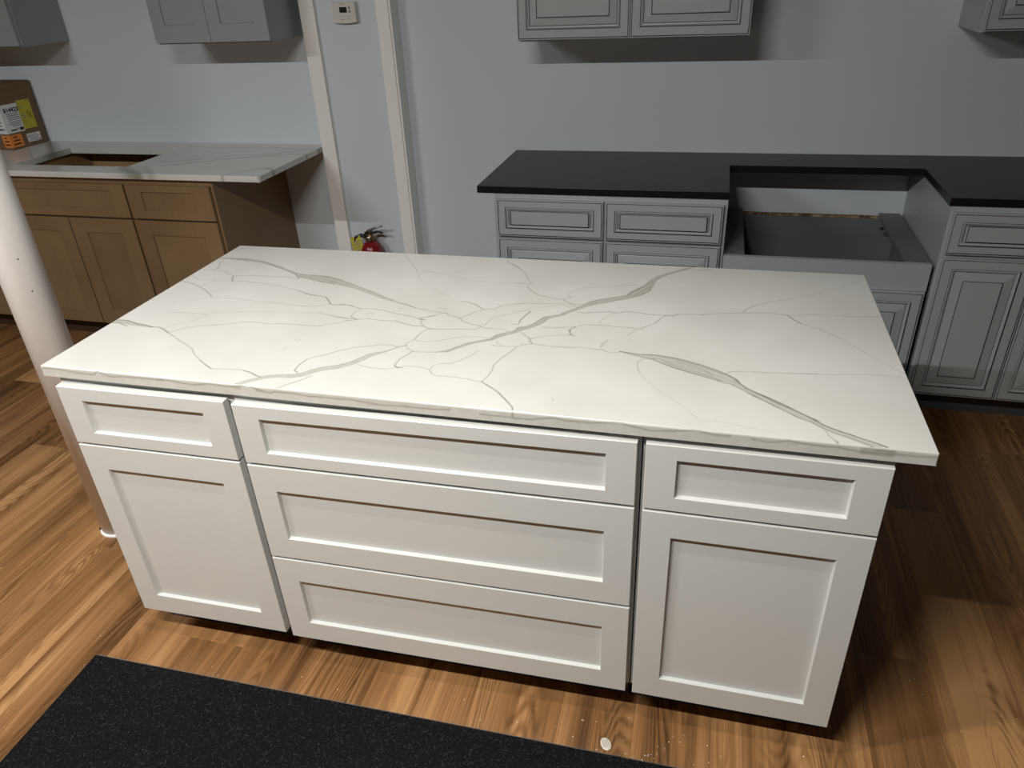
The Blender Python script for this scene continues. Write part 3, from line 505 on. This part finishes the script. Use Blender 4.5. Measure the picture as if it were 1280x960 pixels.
for Xc, Xi, Yc, Yi in ((0, c, 0, c), (LX, LX - c, 0, c), (0, c, YB, YB - c), (LX, LX - c, YB, YB - c)):   # corner facets
    pv = np.array([(Xi, Yi, 0), (Xi, Yc, -c), (Xc, Yi, -c), (Xi, Yi, 0)]); ex.append((np.array([(Xi, Yi, 0.), (Xi, Yc, -c), ((Xi + Xc) / 2, (Yi + Yc) / 2, -c), (Xc, Yi, -c)]), np.array([[0, 1, 2, 3]]), zero))
    ex.append((np.array([(Xi, Yc, -c), (Xc, Yi, -c), (Xc, Yi, -TH), (Xi, Yc, -TH)]), np.array([[0, 1, 2, 3]]), zero))
ex.append((np.array([(0, 0, -TH), (0, YB, -TH), (LX, YB, -TH), (LX, 0, -TH)], float), np.array([[0, 1, 2, 3]]), zero))
slab = vein_slab('slab', ROOT, nx, ny, c, c, sx, A, 0.0, MAT['quartz'], ex)

# ---------------------------------------------------------------- black granite counter in the foreground
G = thing('foreground_island', 'speckled black granite topped island at the bottom edge of the photo', 'counter', (0.754, -0.691, 0), 0.0155)
b = MB(); b.box(0.0, 2.1, -0.70, 0.0, TOP - 0.0333, TOP - 0.0033, MAT['granite'], 0.003); b.build('granite_top', G)
b = MB(); b.box(0.06, 2.04, -0.66, -0.04, 0.10, TOP - 0.0333, MAT['grey'], 0.001); b.build('body', G)
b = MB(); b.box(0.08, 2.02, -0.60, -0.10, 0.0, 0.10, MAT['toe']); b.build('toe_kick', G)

# ---------------------------------------------------------------- grey cabinet run on the back wall
YD, YB_ = 1.6896, 1.7100          # door face, cabinet box face
def base_unit(name, label, xa, xb, mat, fronts, style, yd, yb, yw, kick=True, solid=True, toe='toe', side=None, top=None):
    top = top or TOP
    t = thing(name, label, 'cabinet', (xa, yb, 0))
    off = (xa, yb, 0)
    if solid:
        b = MB(); b.box(xa, xb, yb, yw - 0.004, 0.105, top - 0.0296, side or mat, 0.0008); b.build('body', t, off)
        if side:
            s = MB(); s.box(xa - 0.0006, xb + 0.0006, yb - 0.0006, yb + 0.020, 0.1045, top - 0.0297, mat, 0.0005); s.build('face_frame', t, off)
    if kick:
        k = MB(); k.box(xa + 0.002, xb - 0.002, yb + 0.075, yw - 0.01, 0.0, 0.105, MAT[toe]); k.build('toe_kick', t, off)
    for nm, x0, x1, z0, z1, kw in fronts:
        (raised if style == 'raised' else shaker)(nm, t, x0, x1, z0, z1, yd, mat if style != 'raised' else MAT['greydoor'], off=off, th=yb - yd - 0.0004 - (0.0006 if side else 0), **kw)
    return t
DR = dict(st=0.036, stz=0.033, fld=0.060, fldz=0.050)
base_unit('base_cabinet', 'grey raised-panel base cabinet under the outer end of the black counter', 0.645, 1.5862, MAT['grey'],
          [('drawer', 0.6597, 1.1046, 0.7092, 0.8651, DR), ('drawer', 1.1146, 1.572, 0.7092, 0.8651, DR), ('door', 0.6597, 1.1046, 0.117, 0.6990, {}), ('door', 1.1146, 1.572, 0.117, 0.6990, {})], 'raised', YD, YB_, WR)
base_unit('base_cabinet', 'grey raised-panel base cabinet right of the open sink cabinet', 2.3600, 2.998, MAT['grey'],
          [('drawer', 2.3706, 2.987, 0.7092, 0.8651, DR), ('door', 2.3706, 2.677, 0.117, 0.6937, {}), ('door', 2.6815, 2.987, 0.117, 0.6937, {})], 'raised', YD, YB_, WR)
# open sink base with its low apron and stretchers
S = base_unit('sink_cabinet', 'grey sink base cabinet with an open top waiting for an apron sink', 1.5880, 2.3450, MAT['grey'],
              [('door', 1.594, 1.9645, 0.117, 0.552, {}), ('door', 1.9685, 2.339, 0.117, 0.552, {})], 'raised', YD, YB_, WR, solid=False)
so = (1.588, YB_, 0)
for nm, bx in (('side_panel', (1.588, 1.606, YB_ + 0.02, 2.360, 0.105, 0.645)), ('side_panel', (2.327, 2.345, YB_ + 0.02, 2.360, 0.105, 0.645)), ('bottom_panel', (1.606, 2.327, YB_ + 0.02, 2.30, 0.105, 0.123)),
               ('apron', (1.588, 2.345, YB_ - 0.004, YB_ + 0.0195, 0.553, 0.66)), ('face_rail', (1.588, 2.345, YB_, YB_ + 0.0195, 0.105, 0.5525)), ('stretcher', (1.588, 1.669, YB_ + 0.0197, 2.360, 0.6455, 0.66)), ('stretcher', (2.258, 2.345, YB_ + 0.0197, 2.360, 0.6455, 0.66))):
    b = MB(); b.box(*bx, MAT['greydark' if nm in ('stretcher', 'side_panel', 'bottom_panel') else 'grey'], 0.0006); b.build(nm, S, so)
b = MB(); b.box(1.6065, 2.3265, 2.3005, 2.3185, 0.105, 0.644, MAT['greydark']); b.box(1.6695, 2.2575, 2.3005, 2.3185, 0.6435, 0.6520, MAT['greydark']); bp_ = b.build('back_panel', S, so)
b = MB(); b.box(1.6695, 2.2575, 2.2995, 2.319, 0.6520, 0.6605, MAT['ply']); b.build('raw_edge', bp_, so)
b = MB(); b.box(2.246, 2.2575, 2.196, 2.214, 0.632, 0.643, MAT['rubber'], 0.001); b.tube([(2.252, 2.205, 0.6425), (2.252, 2.205, 0.647)], 0.004, MAT['steel'], 10); b.build('hinge', S, so)

# black counter with the sink notch
def outline_slab(name, parent, pts, z0, z1, mat, off=(0, 0, 0), bev=0.0012, top_in=True):
    bm = bmesh.new(); vs = [bm.verts.new((x, y, z0)) for x, y in pts]; f = bm.faces.new(vs)
    r = bmesh.ops.extrude_face_region(bm, geom=[f]); nv = [v for v in r['geom'] if isinstance(v, bmesh.types.BMVert)]
    for v in nv: v.co.z = z1
    bm.edges.ensure_lookup_table()
    ed = [e for e in bm.edges if all(abs(v.co.z - z1) < 1e-6 for v in e.verts)]
    bmesh.ops.bevel(bm, geom=ed, offset=bev, segments=2, affect='EDGES', profile=0.5)
    b = MB(); b.bm(bm, mat); return b.build(name, parent, off)
def fillet(cx, cy, r, a0_, a1_, n=6):
    return [(cx + r * math.cos(math.radians(a0_ + (a1_ - a0_) * k / n)), cy + r * math.sin(math.radians(a0_ + (a1_ - a0_) * k / n))) for k in range(n + 1)]
K = thing('black_countertop', 'black counter with a sink notch on the grey cabinets', 'countertop', (0.5722, 1.7133, 0))
nx0, nx1, nyy = 1.5859, 2.3533, 2.1416
pts = [(0.5722, 1.7133), (nx0, 1.7133)] + fillet(nx0 + 0.012, nyy - 0.012, 0.012, 180, 90) + fillet(nx1 - 0.02, nyy - 0.02, 0.02, 90, 0) + [(nx1, 1.7133), (3.02, 1.7133), (3.02, WALL - 0.0003), (0.5722, WALL - 0.0003)]
outline_slab('slab', K, pts, TOP - 0.0290, TOP, MAT['blacktop'], (0.5722, 1.7133, 0))

# upper cabinets
def upper(label, xa, xb, zb, yd, yw, mat, fronts, style, group=None):
    ybx = yd + 0.0205; off = (xa, yw, zb)
    t = thing('wall_cabinet', label, 'cabinet', off, 0, group)
    b = MB(); b.box(xa, xb, ybx, yw - 0.001, zb - 0.006, zb + 0.76, mat, 0.001); b.build('body', t, off)
    for x0, x1 in fronts:
        if style == 'raised': raised('door', t, x0, x1, zb, zb + 0.755, yd, MAT['greydoor'], st=0.038, fld=0.084, off=off)
        else: shaker('door', t, x0, x1, zb, zb + 0.755, yd, mat, stile=0.066, top=0.07, bot=0.074, depth=0.008, off=off, th=0.02)
    return t
upper('grey raised-panel wall cabinet above the outer end of the black counter', 0.6855, 1.6055, 1.4289, 2.050, WR, MAT['grey'], [(0.683, 1.1450), (1.1470, 1.608)], 'raised')
upper('grey raised-panel wall cabinet in the upper right corner', 2.4090, 2.981, 1.4230, 2.050, WR, MAT['grey'], [(2.4153, 2.694), (2.696, 2.975)], 'raised')
upper('light grey shaker wall cabinet beside the left white post', -1.0745, -0.4745, 1.4522, 2.050, WL, MAT['greyshaker'], [(-1.0734, -0.7770), (-0.7750, -0.4698)], 'shaker')
upper('light grey shaker wall cabinet in the upper left corner', -2.475, -1.8715, 1.4561, 2.050, WL, MAT['greyshaker'], [(-2.473, -2.176), (-2.174, -1.8753)], 'shaker')

# ---------------------------------------------------------------- brown cabinet run on the left
LYD, LYB = 1.7222, 1.7425
SH = dict(stile=0.083, top=0.032, bot=0.040, depth=0.007)
SD = dict(stile=0.083, top=0.072, bot=0.075, depth=0.007)
base_unit('base_cabinet', 'brown shaker base cabinet with one drawer under the pale worktop end', -1.2060, -0.7250, MAT['maple'],
          [('drawer', -1.2005, -0.7358, 0.7069, 0.8706, SH), ('door', -1.2005, -0.7358, 0.117, 0.6979, SD)], 'shaker', LYD, LYB, WL, True, True, 'mapletoe', MAT['mapleside'], TOP_L)
base_unit('base_cabinet', 'brown shaker base cabinet partly hidden behind the column', -2.62, -1.9795, MAT['maple'],
          [('drawer', -2.612, -1.986, 0.7069, 0.8706, SH), ('door', -2.612, -1.986, 0.117, 0.6979, SD)], 'shaker', LYD, LYB, WL, True, True, 'mapletoe', MAT['mapleside'], TOP_L)
S2 = base_unit('sink_cabinet', 'brown shaker sink cabinet under the worktop cutout', -1.9790, -1.2065, MAT['maple'],
               [('false_front', -1.9725, -1.2125, 0.7069, 0.8706, SH), ('door', -1.9725, -1.598, 0.117, 0.6979, SD), ('door', -1.592, -1.2125, 0.117, 0.6979, SD)], 'shaker', LYD, LYB, WL, True, False, 'mapletoe')
so = (-1.9790, LYB, 0); ZT_ = TOP_L - 0.0301
for nm, bx, m in (('side_panel', (-1.9790, -1.9605, LYB + 0.02, WL - 0.02, 0.105, ZT_), 'mapleraw'), ('side_panel', (-1.225, -1.2065, LYB + 0.02, WL - 0.02, 0.105, ZT_), 'mapleraw'), ('bottom_panel', (-1.9605, -1.225, LYB + 0.02, WL - 0.02, 0.105, 0.123), 'mapleraw'),
                  ('back_panel', (-1.9790, -1.2065, WL - 0.0195, WL - 0.006, 0.105, ZT_), 'mapleraw'), ('face_frame', (-1.9790, -1.2065, LYB, LYB + 0.0195, 0.105, ZT_), 'maple')):
    b = MB(); b.box(*bx, MAT[m], 0.0005); b.build(nm, S2, so)

# pale worktop with the sink cutout
LC = thing('veined_countertop', 'grey-white veined worktop with a sink cutout on the brown cabinets', 'countertop', (-0.4503, 1.7116, 0))
hx0, hx1, hy0, hy1 = -1.9324, -1.2485, 1.8318, 2.2115
xa, xb, ya, yb = -2.64, -0.4503, 1.7116, WALL - 0.0003
rc = 0.018
# fine grid cells outside the hole, with veins; then rounded edge strips
stp = 0.007
def axis(a, b_, brk):
    out = []; pts_ = [a] + brk + [b_]
    for p_, q_ in zip(pts_[:-1], pts_[1:]):
        n = max(1, int(round((q_ - p_) / stp))); out += [p_ + (q_ - p_) * k / n for k in range(n)]
    return np.array(out + [b_])
e = 0.004
gx = axis(xa, xb - e, [hx0, hx1]); gy = axis(ya + e, yb, [hy0, hy1])
LV = [(1.0, 0.006, [(-1.086, 1.866), (-0.949, 1.932), (-0.829, 2.025), (-0.684, 2.086), (-0.568, 2.137), (-0.45, 2.154)]), (0.8, 0.005, [(-1.138, 1.935), (-0.962, 2.016), (-0.828, 2.095), (-0.627, 2.143), (-0.445, 2.282)]), (0.8, 0.006, [(-0.641, 1.706), (-0.624, 1.753), (-0.558, 1.825), (-0.475, 1.887)]), (0.9, 0.008, [(-0.507, 1.865), (-0.437, 1.827), (-0.434, 1.859)]), (1.0, 0.03, [(-2.179, 2.337), (-1.958, 2.138), (-1.89, 1.996)]), (1.0, 0.035, [(-1.25, 1.804), (-1.095, 1.706)]), (0.5, 0.02, [(-1.154, 1.839), (-1.018, 1.706)]), (0.5, 0.006, [(-1.212, 2.287), (-1.018, 2.258), (-0.727, 2.287), (-0.485, 2.248)])]
def leval(X, Y):
    out = np.zeros(X.shape + (3,))
    for wt, sg, P in LV:
        for (x0, y0), (x1, y1) in zip(P[:-1], P[1:]):
            dx, dy = x1 - x0, y1 - y0; t = np.clip(((X - x0) * dx + (Y - y0) * dy) / (dx * dx + dy * dy), 0, 1)
            d = np.hypot(X - x0 - t * dx, Y - y0 - t * dy); out[..., 1] = np.maximum(out[..., 1], wt * np.exp(-(d / sg) ** 2))
    return out
VX, VY = np.meshgrid(gx, gy, indexing='ij'); cols = leval(VX, VY)
verts = np.stack([VX, VY, np.full_like(VX, TOP_L)], -1).reshape(-1, 3); idx = np.arange(VX.size).reshape(VX.shape)
cxm = (gx[:-1] + gx[1:]) / 2; cym = (gy[:-1] + gy[1:]) / 2
keep = ~(((cxm > hx0) & (cxm < hx1))[:, None] & ((cym > hy0) & (cym < hy1))[None, :])
F = np.stack([idx[:-1, :-1], idx[1:, :-1], idx[1:, 1:], idx[:-1, 1:]], -1)[keep]
LT = 0.0291; exs = []
def add_rows(rows, fl):
    rows = [np.array(r) for r in rows]; cc = np.stack([leval(r[:, 0], r[:, 1]) for r in rows]); exs.append(strip(rows, cc, fl))
sm = lambda pts2, z: np.stack([pts2[0], pts2[1], np.full(len(pts2[0]), z)], -1)
# front edge, rounded front-right corner, right edge as one sweep
arc = np.radians(np.linspace(-90, 0, 7)); R0 = 0.02
px_ = np.concatenate([gx[gx < xb - R0], xb - R0 + R0 * np.cos(arc), np.full((gy > ya + R0).sum(), xb)])
py_ = np.concatenate([np.full((gx < xb - R0).sum(), ya), ya + R0 + R0 * np.sin(arc), gy[gy > ya + R0]])
ix_ = np.where(px_ > xb - e, xb - e, px_); iy_ = np.where(py_ < ya + e, ya + e, py_)
add_rows([sm((ix_, iy_), TOP_L), sm((px_ * 0.7 + ix_ * 0.3, py_ * 0.7 + iy_ * 0.3), TOP_L - 0.0012), sm((px_, py_), TOP_L - 0.004), sm((px_, py_), TOP_L - 0.012), sm((px_, py_), TOP_L - LT + 0.003), sm((ix_, iy_), TOP_L - LT)], True)
# hole walls
hg = gx[(gx >= hx0 - 1e-9) & (gx <= hx1 + 1e-9)]; hh = gy[(gy >= hy0 - 1e-9) & (gy <= hy1 + 1e-9)]
for rows, fl in (([sm((hg, np.full(len(hg), hy0)), z) for z in (TOP_L, TOP_L - LT)], False), ([sm((hg, np.full(len(hg), hy1)), z) for z in (TOP_L, TOP_L - LT)], True),
                 ([sm((np.full(len(hh), hx0), hh), z) for z in (TOP_L, TOP_L - LT)], True), ([sm((np.full(len(hh), hx1), hh), z) for z in (TOP_L, TOP_L - LT)], False)):
    add_rows(rows, fl)
add_rows([sm((np.full(2, xa), np.array([ya, yb])), z) for z in (TOP_L, TOP_L - LT)], False)
for x0, x1, y0, y1 in ((xa, hx0, ya, yb), (hx1, xb - e, ya + e, yb), (hx0, hx1, ya + e, hy0), (hx0, hx1, hy1, yb)):
    exs.append((np.array([(x0, y0, TOP_L - LT), (x0, y1, TOP_L - LT), (x1, y1, TOP_L - LT), (x1, y0, TOP_L - LT)]), np.array([[0, 1, 2, 3]]), np.zeros((4, 3))))
vv = verts; cc_ = cols.reshape(-1, 3); FF = F
for ev, ef, ec in exs: FF = np.concatenate([FF, ef + len(vv)]); vv = np.concatenate([vv, ev]); cc_ = np.concatenate([cc_, ec])
me = bpy.data.meshes.new('slab'); me.from_pydata((vv - np.array([-0.4503, 1.7116, 0])).tolist(), [], FF.tolist())
at = me.color_attributes.new('vein', 'FLOAT_COLOR', 'POINT'); c4 = np.ones((len(vv), 4), np.float32); c4[:, :3] = cc_; at.data.foreach_set('color', c4.ravel()); me.materials.append(MAT['quartz'])
link('slab', me, LC)

# ---------------------------------------------------------------- cardboard box with labels
BX = thing('cardboard_box', 'brown cardboard box with white, yellow and orange labels on the pale worktop', 'box', (-2.2337, 2.130, TOP_L + 0.0003), -math.radians(4))
bw, bd, bh = 0.200, 0.2330, 0.334
b = MB(); b.box(-bw, 0, 0, bd, 0, bh - 0.003, MAT['card'], 0.0015); b.build('carton', BX)
for q in (0, 1):
    b = MB(); b.box(-bw, 0, q * bd / 2 + 0.0006, (q + 1) * bd / 2 - 0.0006, bh - 0.003, bh, MAT['card'], 0.0006); b.build('flap', BX)
def rface(y0, y1, z0, z1, m, nm):       # label on the face towards +x
    b = MB(); b.box(-0.0002, 0.0006, y0 * 1.15, y1 * 1.15, z0, z1, m); return b.build(nm, BX)
def lface(x0, x1, z0, z1, m, nm):       # label on the face towards -y
    b = MB(); b.box(x0, x1, -0.0006, 0.0002, z0, z1, m); return b.build(nm, BX)
MR = lambda y, z: Matrix.Translation((0.0009, y, z)) @ Matrix(((0, 0, 1, 0), (1, 0, 0, 0), (0, 1, 0, 0), (0, 0, 0, 1)))
ML = lambda x, z: Matrix.Translation((x, -0.0009, z)) @ Matrix(((1, 0, 0, 0), (0, 0, -1, 0), (0, 1, 0, 0), (0, 0, 0, 1)))
wl = rface(0.0, 0.095, 0.085, 0.232, MAT['paper'], 'white_label')
text_mesh('814423', 0.031, MAT['ink'], 'number', wl, MR(0.064, 0.201), 0.0, 0.0003, 0.0009)
pl = MB()
for k, (y0, y1, z) in enumerate(((0.022, 0.088, 0.180), (0.022, 0.090, 0.170), (0.026, 0.090, 0.160), (0.026, 0.092, 0.150), (0.030, 0.090, 0.138), (0.024, 0.090, 0.128), (0.036, 0.088, 0.118))):
    pl.box(0.0005, 0.0009, y0 * 1.15, y1 * 1.15, z, z + 0.0045, MAT['greyink'])
pl.box(0.0005, 0.0009, 0.0805, 0.1046, 0.093, 0.108, MAT['ink'])
pl.box(0.0005, 0.0009, 0.0253, 0.0598, 0.096, 0.103, MAT['ink']); pl.box(0.0005, 0.0009, 0.0633, 0.0701, 0.098, 0.108, MAT['ink'])
tag(pl.build('printed_lines', wl), None, None, None, 'stuff')
w2 = lface(-0.060, 0.0, 0.085, 0.232, MAT['paper'], 'white_label')
pl = MB()
for x0, x1, z, h in ((-0.055, -0.024, 0.190, 0.004), (-0.055, -0.018, 0.142, 0.005), (-0.055, -0.022, 0.126, 0.004), (-0.055, -0.026, 0.104, 0.008), (-0.020, -0.013, 0.104, 0.010)):
    pl.box(x0, x1, -0.0009, -0.0005, z, z + h, MAT['ink'])
tag(pl.build('printed_lines', w2), None, None, None, 'stuff')
yl = rface(0.097, 0.168, 0.092, 0.242, MAT['yellow'], 'yellow_label')
pl = MB()
for y0, y1, z in ((0.103, 0.122, 0.168), (0.103, 0.122, 0.158), (0.104, 0.124, 0.149), (0.106, 0.120, 0.120), (0.100, 0.125, 0.205), (0.145, 0.162, 0.231)):
    pl.box(0.0005, 0.0009, y0 * 1.15, y1 * 1.15, z, z + 0.004, MAT['greyink'])
for P in ([(0.132, 0.178), (0.140, 0.166), (0.150, 0.160)], [(0.139, 0.188), (0.143, 0.170)], [(0.156, 0.178), (0.146, 0.152), (0.142, 0.140)], [(0.150, 0.160), (0.158, 0.142)]):
    pl.tube([(0.0009, y * 1.15, z) for y, z in P], 0.0011, MAT['ink'], 6)
tag(pl.build('handwriting', yl), None, None, None, 'stuff')
for o_, pl0 in ((rface(0.0, 0.066, 0.012, 0.077, MAT['orange'], 'orange_label'), 'r'), (lface(-0.056, 0.0, 0.012, 0.077, MAT['orange'], 'orange_label'), 'l')):
    pl = MB()
    for k, (u0, u1) in enumerate(((0.020, 0.040), (0.016, 0.050), (0.012, 0.052))):
        z = 0.060 - 0.018 * k
        if pl0 == 'r': pl.box(0.0005, 0.0009, u0 * 1.15, u1 * 1.15, z, z + 0.007, MAT['ink'])
        else: pl.box(u0 - 0.060, u1 - 0.060, -0.0009, -0.0005, z, z + 0.007, MAT['ink'])
    tag(pl.build('printed_lines', o_), None, None, None, 'stuff')
wl3 = rface(0.092, 0.168, 0.022, 0.066, MAT['paper'], 'white_sticker')
pl = MB(); pl.box(0.0005, 0.0009, 0.1115, 0.1173, 0.046, 0.058, MAT['red_ink'])
for k in range(4): pl.box(0.0005, 0.0009, 0.1207, 0.1817 - 0.006 * (k % 2), 0.028 + 0.0085 * k, 0.031 + 0.0085 * k, MAT['greyink'])
pl.box(0.0005, 0.0009, 0.1817, 0.1886, 0.027, 0.033, MAT['red_ink']); tag(pl.build('printed_lines', wl3), None, None, None, 'stuff')

# ---------------------------------------------------------------- thermostat
TX, TY, TZ = -0.2006, 2.305, 1.5455
TT = thing('thermostat', 'small white thermostat with a dark screen on the grey chase wall', 'thermostat', (TX, TY, TZ))
bm = bmesh.new(); n = 24; front = []; 
prof = []
hw, hh_ = 0.0605, 0.0425
def outl(sc_, bow):
    o_ = []
    for k in range(13): u = -1 + k / 6; o_.append((hw * sc_ * u, -hh_ * sc_ - bow * (1 - u * u)))
    for k in range(13): u = 1 - k / 6; o_.append((hw * sc_ * u, hh_ * sc_ + bow * 0.5 * (1 - u * u)))
    return o_
lv = [(1.0, 0.0), (1.0, -0.020), (0.955, -0.027)]
b = MB(); rows = [[(x, d, z) for x, z in outl(s_, 0.005)] for s_, d in lv]
for i in range(2):
    for k in range(26): k2 = (k + 1) % 26; b.face((rows[i][k], rows[i][k2], rows[i + 1][k2], rows[i + 1][k]), MAT['plastic'])
b.face(rows[2], MAT['plastic']); b.face(rows[0], MAT['plastic']); bm.free(); b.build('case', TT)
b = MB(); b.box(-0.022, 0.020, -0.0285, -0.0265, -0.004, 0.026, MAT['plastic'], 0.0006); bz = b.build('screen_bezel', TT)
b = MB(); b.box(-0.0195, 0.0175, -0.0292, -0.028, -0.001, 0.022, MAT['lcd']); b.build('screen', bz)
tm = Matrix.Translation((-0.003, -0.0274, 0.0345)) @ Matrix(((1, 0, 0, 0), (0, 0, -1, 0), (0, 1, 0, 0), (0, 0, 0, 1)))
text_mesh('Honeywell', 0.0062, MAT['ink'], 'lettering', TT, tm)
for k, (x, z) in enumerate(((0.030, 0.019), (0.030, 0.003))):
    b = MB(); b.box(x - 0.004, x + 0.004, -0.0288, -0.0266, z - 0.006, z + 0.006, MAT['greyink'], 0.0012); b.build('button', TT)
for z in (0.017, 0.006, -0.004):
    b = MB(); b.box(-0.043, -0.031, -0.0280, -0.0266, z - 0.003, z + 0.003, MAT['plastic'], 0.0006); b.build('button', TT)
b = MB(); b.box(-0.030, 0.038, -0.0276, -0.0266, -0.0165, -0.0155, MAT['greyink']); b.box(-0.018, 0.0, -0.0276, -0.0266, -0.031, -0.029, MAT['greyink']); b.box(0.018, 0.028, -0.0276, -0.0266, -0.028, -0.0255, MAT['greyink']); b.build('door_seam', TT)

# ---------------------------------------------------------------- fire extinguisher on the floor by the chase
XT = thing('fire_extinguisher', 'red fire extinguisher with a yellow tag standing on the floor behind the island', 'extinguisher', (-0.207, 2.235, 0))
b = MB(); b.lathe([(0.056, 0.0), (0.061, 0.004), (0.061, 0.385), (0.058, 0.415), (0.048, 0.442), (0.032, 0.457), (0.019, 0.462), (0.019, 0.468)], MAT['red'], (0, 0), 36); b.build('cylinder', XT)
b = MB(); b.lathe([(0.018, 0.467), (0.020, 0.471), (0.020, 0.483), (0.014, 0.489), (0.014, 0.503)], MAT['brass'], (0, 0), 20); b.build('valve', XT)
b = MB(); b.lathe([(0.0, -0.005), (0.016, -0.005), (0.017, 0.0), (0.016, 0.004), (0.0, 0.004)], MAT['steel'], (0, 0), 18)
g = b.build('pressure_gauge', XT); g.rotation_euler = (math.radians(90), 0, 0); g.location = (0, -0.024, 0.480)
b = MB(); b.tube([(-0.03, 0, 0.503), (0.0, 0, 0.505), (0.045, 0, 0.515), (0.075, 0, 0.509)], [0.006, 0.009, 0.007, 0.005], MAT['rubber'], 8); b.build('carry_handle', XT)
b = MB(); b.tube([(-0.022, 0, 0.507), (0.0, 0, 0.520), (0.04, 0, 0.537), (0.078, 0, 0.547)], [0.006, 0.008, 0.006, 0.004], MAT['steel'], 8); b.build('trigger_lever', XT)
b = MB(); b.tube([(-0.018, 0, 0.483), (-0.05, -0.005, 0.493), (-0.078, -0.01, 0.481), (-0.092, -0.012, 0.440), (-0.092, -0.012, 0.355), (-0.082, -0.008, 0.275)], 0.0105, MAT['rubber'], 10); b.build('hose', XT)
b = MB(); mt = Matrix.Translation((-0.062, -0.030, 0.430)) @ Matrix.Rotation(math.radians(-20), 4, 'Y') @ Matrix.Rotation(math.radians(-14), 4, 'X')
bm = bmesh.new(); bmesh.ops.create_cube(bm, size=1.0); bmesh.ops.scale(bm, vec=(0.064, 0.0012, 0.125), verts=bm.verts); b.bm(bm, MAT['yellow'], False, mt)
tg = b.build('service_tag', XT)
pl = MB()
for z, w_ in ((0.036, 0.04), (0.022, 0.044), (0.006, 0.036), (-0.010, 0.042)):
    bm = bmesh.new(); bmesh.ops.create_cube(bm, size=1.0); bmesh.ops.scale(bm, vec=(w_, 0.0006, 0.005), verts=bm.verts); pl.bm(bm, MAT['greyink'], False, mt @ Matrix.Translation((0, -0.0008, z)))
tag(pl.build('printed_lines', tg), None, None, None, 'stuff')
b = MB(); b.tube([(0.030 * math.cos(a), 0.030 * math.sin(a) - 0.012, 0.489 + 0.004 * math.sin(3 * a)) for a in np.linspace(0, 2 * math.pi, 17)], 0.0022, MAT['brass'], 6); b.build('pull_pin_tie', XT)

# ---------------------------------------------------------------- small litter on the floor
b = MB(); b.lathe([(0.0, 0.0002), (0.0135, 0.0002), (0.0145, 0.0012), (0.0125, 0.0026), (0.0, 0.0028)], MAT['chip'], (0, 0), 14, False)
for k in range(4): b.box(-0.009 + 0.005 * k, -0.0075 + 0.005 * k, -0.008, 0.009, 0.0024, 0.0031, MAT['steel'])
ch = b.build('paper_chip'); ch.location = (1.387, -0.054, 0.0002); ch.rotation_euler = (0, 0, 0.5); ch.scale = (0.9, 1.25, 1)
tag(ch, 'small pale round chip on the floor between the two islands', 'litter')
r = random.Random(3); b = MB()
spots = [(1.909, 0.258), (1.95, 0.20), (1.93, 0.12), (2.172, 0.272), (1.86, 0.02), (1.97, -0.02)] + [(r.gauss(1.55, 0.25), r.gauss(-0.05, 0.05)) for _ in range(70)] + [(r.uniform(1.9, 2.5), r.uniform(-0.3, 0.35)) for _ in range(40)] + [(r.uniform(-0.6, 1.2), r.uniform(-0.3, 0.0)) for _ in range(40)]
for i, (x, y) in enumerate(spots):
    s_ = r.uniform(0.0006, 0.0014) * (1.7 if i < 6 else 1)
    bm = bmesh.new(); bmesh.ops.create_icosphere(bm, subdivisions=1, radius=s_); b.bm(bm, MAT['dust'], False, Matrix.Translation((x, y, s_ * 0.5)) @ Matrix.Diagonal((1, r.uniform(0.6, 2), 0.6, 1)))
o = b.build('plaster_crumbs'); tag(o, 'scattered pale crumbs and dust on the plank floor in front of the island', 'dust', None, 'stuff')
